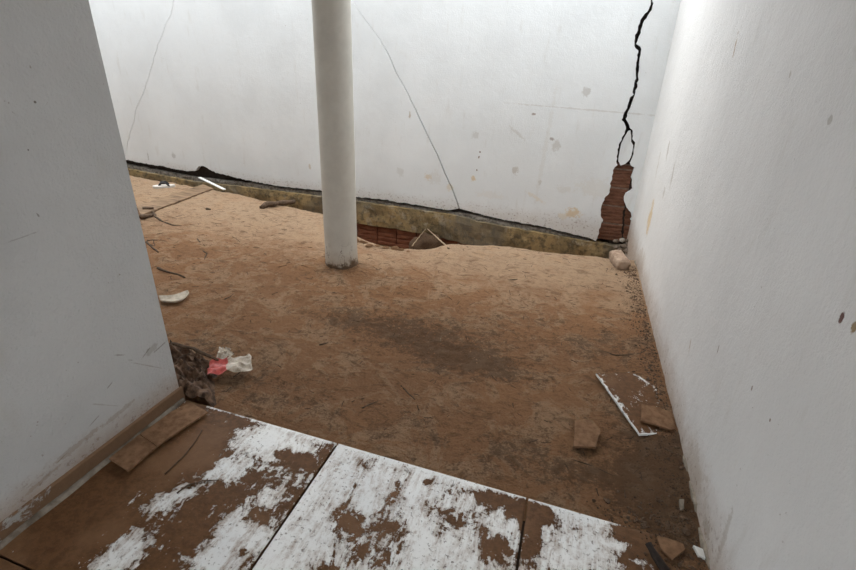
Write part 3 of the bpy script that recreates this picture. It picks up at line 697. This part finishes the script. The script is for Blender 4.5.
# white strip leaning on the foundation and the plank under it
Aw, Bw = on_z(224.5, 189.5, -.005), on_y(199.5, 177.5, YB-.15)
dv = (Bw-Aw); L = dv.length
bm = bmesh.new(); box_bm(bm, 0, L, -.019, .019, -.006, .006); bmesh.ops.bevel(bm, geom=bm.edges[:], offset=.003, segments=1, affect='EDGES')
o = from_bm('white_batten', bm, simple('white_plastic', (.80, .80, .78), .4, .06, 20, .1), label='white strip leaning against the foundation at the far left', cat='strip')
o.matrix_world = Matrix.Translation(Aw) @ dv.to_track_quat('X', 'Z').to_matrix().to_4x4()
bm = bmesh.new()
c4 = [on_z(136, 206, .0), on_z(141, 215, .0), on_z(213, 188.2, -.004), on_z(203, 184.2, -.004)]
def plank(name, a0, a1, b0, b1, th, mats, label, cat):
    V, F = [], []; n = 26
    for k in range(n+1):
        l = a0.lerp(b0, k/n); r = a1.lerp(b1, k/n); j = .02*noise.noise((k*.6, 2, 2)); e = .02*noise.noise((k*.6, 7, 2))
        d = (r-l).normalized(); l = l+d*j; r = r+d*e
        V += [l, r, r-Vector((0, 0, th)), l-Vector((0, 0, th))]
        if k:
            q = 4*(k-1)
            for c in range(4): F.append((q+c, q+(c+1) % 4, q+4+(c+1) % 4, q+4+c))
    F += [(3, 2, 1, 0), (4*n, 4*n+1, 4*n+2, 4*n+3)]
    return from_py(name, V, F, mats, label=label, cat=cat)
plank('plank', c4[0], c4[1], c4[3], c4[2], .05, simple('mud_caked_plank', (.20, .13, .08), .9, .4, 9, .9, (.27, .18, .112), stretch=(.4, 2, 2)), 'flat mud-caked plank running from the wall edge to the foundation', 'plank')

# pale crescent fragment
o = None
pc, pd = G(160, 299.5, .02), G(189, 293, .025)
ax = (pd-pc); Lc = ax.length; axn = ax.normalized(); sd_ = Vector((-axn.y, axn.x, 0))
V, F = [], []; n = 22
for k in range(n+1):
    t = k/n; w = .048*math.sqrt(max(.02, 1-((t-.42)/.60)**2)); bend = -.055*math.sin(math.pi*t)
    c = pc+ax*t+sd_*bend; zz = .018+.012*t
    for s, dz in ((-1, .010), (-.6, -.002), (.6, -.002), (1, .012), (1, -.004), (-1, -.006)):
        V.append(c+sd_*(w*s)+Vector((0, 0, dz+zz*.2)))
    if k:
        q = 6*(k-1)
        for d in range(6): F.append((q+d, q+(d+1) % 6, q+6+(d+1) % 6, q+6+d))
F += [tuple(range(6))[::-1], tuple(range(6*n, 6*n+6))]
from_py('crescent_fragment', V, F, simple('pale_bark', (.52, .44, .34), .8, .3, 18, .4, (.60, .53, .43)), True, label='pale crescent-shaped fragment poking out from behind the grey wall', cat='fragment')

# flip-flop
flip = bpy.data.objects.new('flip_flop', None); COL.objects.link(flip)
flip['label'] = 'pale flip-flop sandal with dark straps lying at the far left'; flip['category'] = 'sandal'
fa, fb = G(153, 188.5, 0), G(175.5, 187, 0)
flip.location = (fa+fb)/2+Vector((0, 0, .004)); flip.rotation_euler = (0, 0, math.atan2((fb-fa).y, (fb-fa).x))
FL = (fb-fa).length
V, F = [], []; n = 28
out = [(math.cos(2*math.pi*k/n)*FL/2, (.060+.012*math.cos(2*math.pi*k/n+math.pi))*math.sin(2*math.pi*k/n)) for k in range(n)]
for z in (.0, .026): V += [(x, y, z+.006*(x/FL)**2) for x, y in out]
F = [tuple(range(n))[::-1], tuple(range(n, 2*n))]+[(k, (k+1) % n, n+(k+1) % n, n+k) for k in range(n)]
from_py('sole', V, F, simple('pale_rubber_sole', (.66, .62, .57), .7, .15, 20, .2), parent=flip)
M_STRAP = simple('dark_rubber_strap', (.03, .028, .03), .6)
for s in (-1, 1):
    pts = [Vector((-FL*.22, 0, .022)), Vector((-FL*.10, s*.024, .058)), Vector((FL*.10, s*.044, .062)), Vector((FL*.24, s*.046, .020))]
    tube('strap', pts, .010, M_STRAP, parent=flip, cat=None, taper=1)

# muddy cloth heap
def ridged(x, y, s): return 1-abs(noise.noise((x, y, s)))*2
V, F = [], []; nx, ny = 100, 80
cA = on_z(194, 374, .0); X0, X1, Y0, Y1 = -2.12, -1.40, 1.316, 1.80
OUTL = [on_z(*p, .02) for p in [(150,338),(178,343),(196,349),(209,357),(217,366),(213,378),(214,390),(216,398),(206,403),(194,398),(186,395),(150,395)]]
def inside(x, y):
    c = False; n = len(OUTL)
    for i in range(n):
        a, b = OUTL[i], OUTL[i-1]
        if (a.y > y) != (b.y > y) and x < (b.x-a.x)*(y-a.y)/(b.y-a.y)+a.x: c = not c
    return c
def edge_d(x, y):
    p = Vector((x, y)); d = 9
    for i in range(len(OUTL)):
        a, b = OUTL[i-1].xy, OUTL[i].xy; e = b-a; t = max(0, min(1, (p-a).dot(e)/e.length_squared)); d = min(d, (p-a-e*t).length)
    return d
idx = {}
for j in range(ny+1):
    for i in range(nx+1):
        x = X0+(X1-X0)*i/nx; y = Y0+(Y1-Y0)*j/ny
        wx = x+.035*noise.noise((x*7, y*7, 1)); wy = y+.035*noise.noise((x*7, y*7, 8))
        d = edge_d(x, y)*(1 if inside(x, y) else -1)
        if d < -.012: continue
        env = sm(-.012, .045, d)
        u_, v_ = wx*.55+wy*.83, wx*.83-wy*.55
        r = .55*ridged(u_*15, v_*5, 3)**3+.45*ridged(u_*7, v_*14, 12)**3+.40*ridged(u_*27, v_*9, 21)**2+.2*ridged(u_*20, v_*34, 31)-.15
        z = -.02+env*(.022+.062*max(-.4, r)+.02*noise.noise((x*5, y*5, 4)))
        idx[i, j] = len(V); V.append((x+.012*noise.noise((x*28, y*28, 2))*env, y+.012*noise.noise((x*28, y*28, 6))*env, z))
for j in range(ny):
    for i in range(nx):
        k = [(i, j), (i+1, j), (i+1, j+1), (i, j+1)]
        if all(q in idx for q in k): F.append(tuple(idx[q] for q in k))
from_py('muddy_cloth', V, F, M_CLOTH, True, label='heap of mud-soaked dark cloth at the corner of the grey wall', cat='cloth')

# crumpled packet (red and cream) and foil scrap
def sheet(name, c00, c10, c11, c01, nx, ny, amp, mats, label, cat, split=None, seed=0, freq=6, parent=None):
    V, F, S = [], [], []
    for j in range(ny+1):
        for i in range(nx+1):
            a, b = i/nx, j/ny; p = c00.lerp(c10, a).lerp(c01.lerp(c11, a), b)
            r = ridged(a*freq*.6+seed, b*freq*.4, seed)*.5+ridged(a*freq*1.3, b*freq*.8+seed, seed+3)*.5
            p = p+Vector((.012*noise.noise((a*4, b*4, seed)), .012*noise.noise((a*4, b*4, seed+5)), amp*(r+.5*noise.noise((a*4, b*4, seed+2)))))
            V.append(p)
    for j in range(ny):
        for i in range(nx):
            k = j*(nx+1)+i; F.append((k, k+1, k+nx+2, k+nx+1)); S.append(i/nx+.06*noise.noise((j*.7, seed, 1)))
    V = [Vector((p.x, p.y, max(p.z, ground_z(p.x, p.y)+.002))) for p in V]
    o = from_py(name, V, F, mats, False, label=label, cat=cat, parent=parent)
    if split is not None:
        for p, s in zip(o.data.polygons, S): p.material_index = 0 if s < split else 1
    md = o.modifiers.new('thickness', 'SOLIDIFY'); md.thickness = .0012
    return o
M_RED = simple('red_plastic_print', (.56, .075, .065), .4, .35, 30, .3, (.66, .13, .11), spec=.5)
M_CREAM = simple('cream_plastic_film', (.46, .36, .26), .4, .4, 24, .6, (.68, .60, .50), spec=.5)
sheet('crumpled_packet', on_z(207, 378, .015), on_z(253, 373, .015), on_z(251, 358.5, .02), on_z(211, 362, .035), 34, 16, .032, [M_RED, M_CREAM], 'crumpled red and cream plastic packet lying beside the muddy cloth', 'packet', .42, 3.3, 2.6)
sheet('foil_scrap', on_z(216, 362, .02), on_z(234, 356.5, .015), on_z(230, 351.5, .015), on_z(220, 349.5, .03), 16, 10, .026, M_CREAM, 'small pale film scrap lying above the red packet', 'wrapper', None, 8.1, 2.4)

# ------------------------------------------------------------------ fine litter nobody could count
def crumbs(name, spots_, mats, label, cat, seed, flat=.6):
    rnd = random.Random(seed); V, F = [], []
    ico = [(0,0,1),(.894,0,.447),(.276,.851,.447),(-.724,.526,.447),(-.724,-.526,.447),(.276,-.851,.447),(.724,.526,-.447),(-.276,.851,-.447),(-.894,0,-.447),(-.276,-.851,-.447),(.724,-.526,-.447),(0,0,-1)]
    icf = [(0,1,2),(0,2,3),(0,3,4),(0,4,5),(0,5,1),(1,6,2),(2,7,3),(3,8,4),(4,9,5),(5,10,1),(6,7,2),(7,8,3),(8,9,4),(9,10,5),(10,6,1),(11,7,6),(11,8,7),(11,9,8),(11,10,9),(11,6,10)]
    for x, y, r in spots_(rnd):
        z = rough_z(x, y) if y > 1.297 else .0
        b = len(V); an = rnd.uniform(0, 6.28); el = rnd.uniform(.8, 1.9); ca, sa = math.cos(an), math.sin(an)
        for p in ico:
            k = r*rnd.uniform(.7, 1.25); q = (p[0]*k*el, p[1]*k, p[2]*k*flat)
            V.append((x+q[0]*ca-q[1]*sa, y+q[0]*sa+q[1]*ca, z+q[2]+r*.15))
        F += [tuple(b+i for i in f) for f in icf]
    return from_py(name, V, F, mats, kind='stuff', label=label, cat=cat)
def sp_clods(rnd):
    out = []
    for _ in range(900):
        out.append((rnd.uniform(-3.2, .6), rnd.uniform(1.36, 4.1), 0.0016*math.exp(rnd.gauss(0, .45))))
    for bx, by, sx, sy, n in [(-.95, 2.75, .35, .22, 450), (-.55, 2.35, .35, .16, 450), (-1.1, 2.45, .3, .1, 160), (.1, 2.7, .3, .2, 120)]:
        for _ in range(n): out.append((rnd.gauss(bx, sx), rnd.gauss(by, sy), 0.0026*math.exp(rnd.gauss(0, .5))))
    return [(x, y, r) for x, y, r in out if XL-1.5 < x < .42 and 1.33 < y < 4.2 and not (x < -1.35 and y < 1.85) and math.hypot(x-CX, y-CY) > .17]
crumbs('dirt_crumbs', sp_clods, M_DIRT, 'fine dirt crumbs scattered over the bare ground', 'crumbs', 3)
def sp_litter(rnd):
    out = []
    for _ in range(4000):
        y = rnd.uniform(1.05, 4.0); x = XR-.012-abs(rnd.gauss(0, .06 if y > 1.9 else .085)); 
        out.append((x, y, 0.0019*math.exp(rnd.gauss(0, .55))))
    for _ in range(260): out.append((rnd.gauss(.50, .10), rnd.gauss(1.34, .06), 0.0034*math.exp(rnd.gauss(0, .5))))
    return [(x, y, r) for x, y, r in out if .2 < x < XR-.006]
crumbs('mud_litter', sp_litter, simple('dark_wet_litter', (.14, .085, .052), .85, .5, 60, .8), 'dark mud crumbs and leaf litter along the foot of the right wall', 'litter', 5, .7)

# tiny straw and twig bits strewn over the dirt
rnd = random.Random(11); V, F = [], []
for q in range(520):
    x, y = rnd.uniform(-4.5, .5), rnd.uniform(1.4, 4.0)
    if x < -1.35 and y < 1.9 or math.hypot(x-CX, y-CY) < .2: continue
    L, r, an = rnd.uniform(.012, .05)*(1.4 if y > 2.8 else 1), rnd.uniform(.0010, .0024), rnd.uniform(0, 6.28)
    bend = rnd.uniform(-.35, .35); pts = []
    for k in range(4):
        t = k/3-.5; px, py = x+math.cos(an)*L*t-math.sin(an)*L*bend*t*t, y+math.sin(an)*L*t+math.cos(an)*L*bend*t*t
        pts.append((px, py, rough_z(px, py)+r*.8))
    b = len(V)
    for k, p in enumerate(pts):
        for c in range(3):
            a = c*2.094; V.append((p[0]-math.sin(an)*r*math.cos(a), p[1]+math.cos(an)*r*math.cos(a), p[2]+r*math.sin(a)))
        if k:
            o_ = b+3*(k-1)
            for c in range(3): F.append((o_+c, o_+(c+1) % 3, o_+3+(c+1) % 3, o_+3+c))
from_py('straw_litter', V, F, M_TWIG, kind='stuff', label='tiny twig and straw bits strewn over the bare ground', cat='litter')
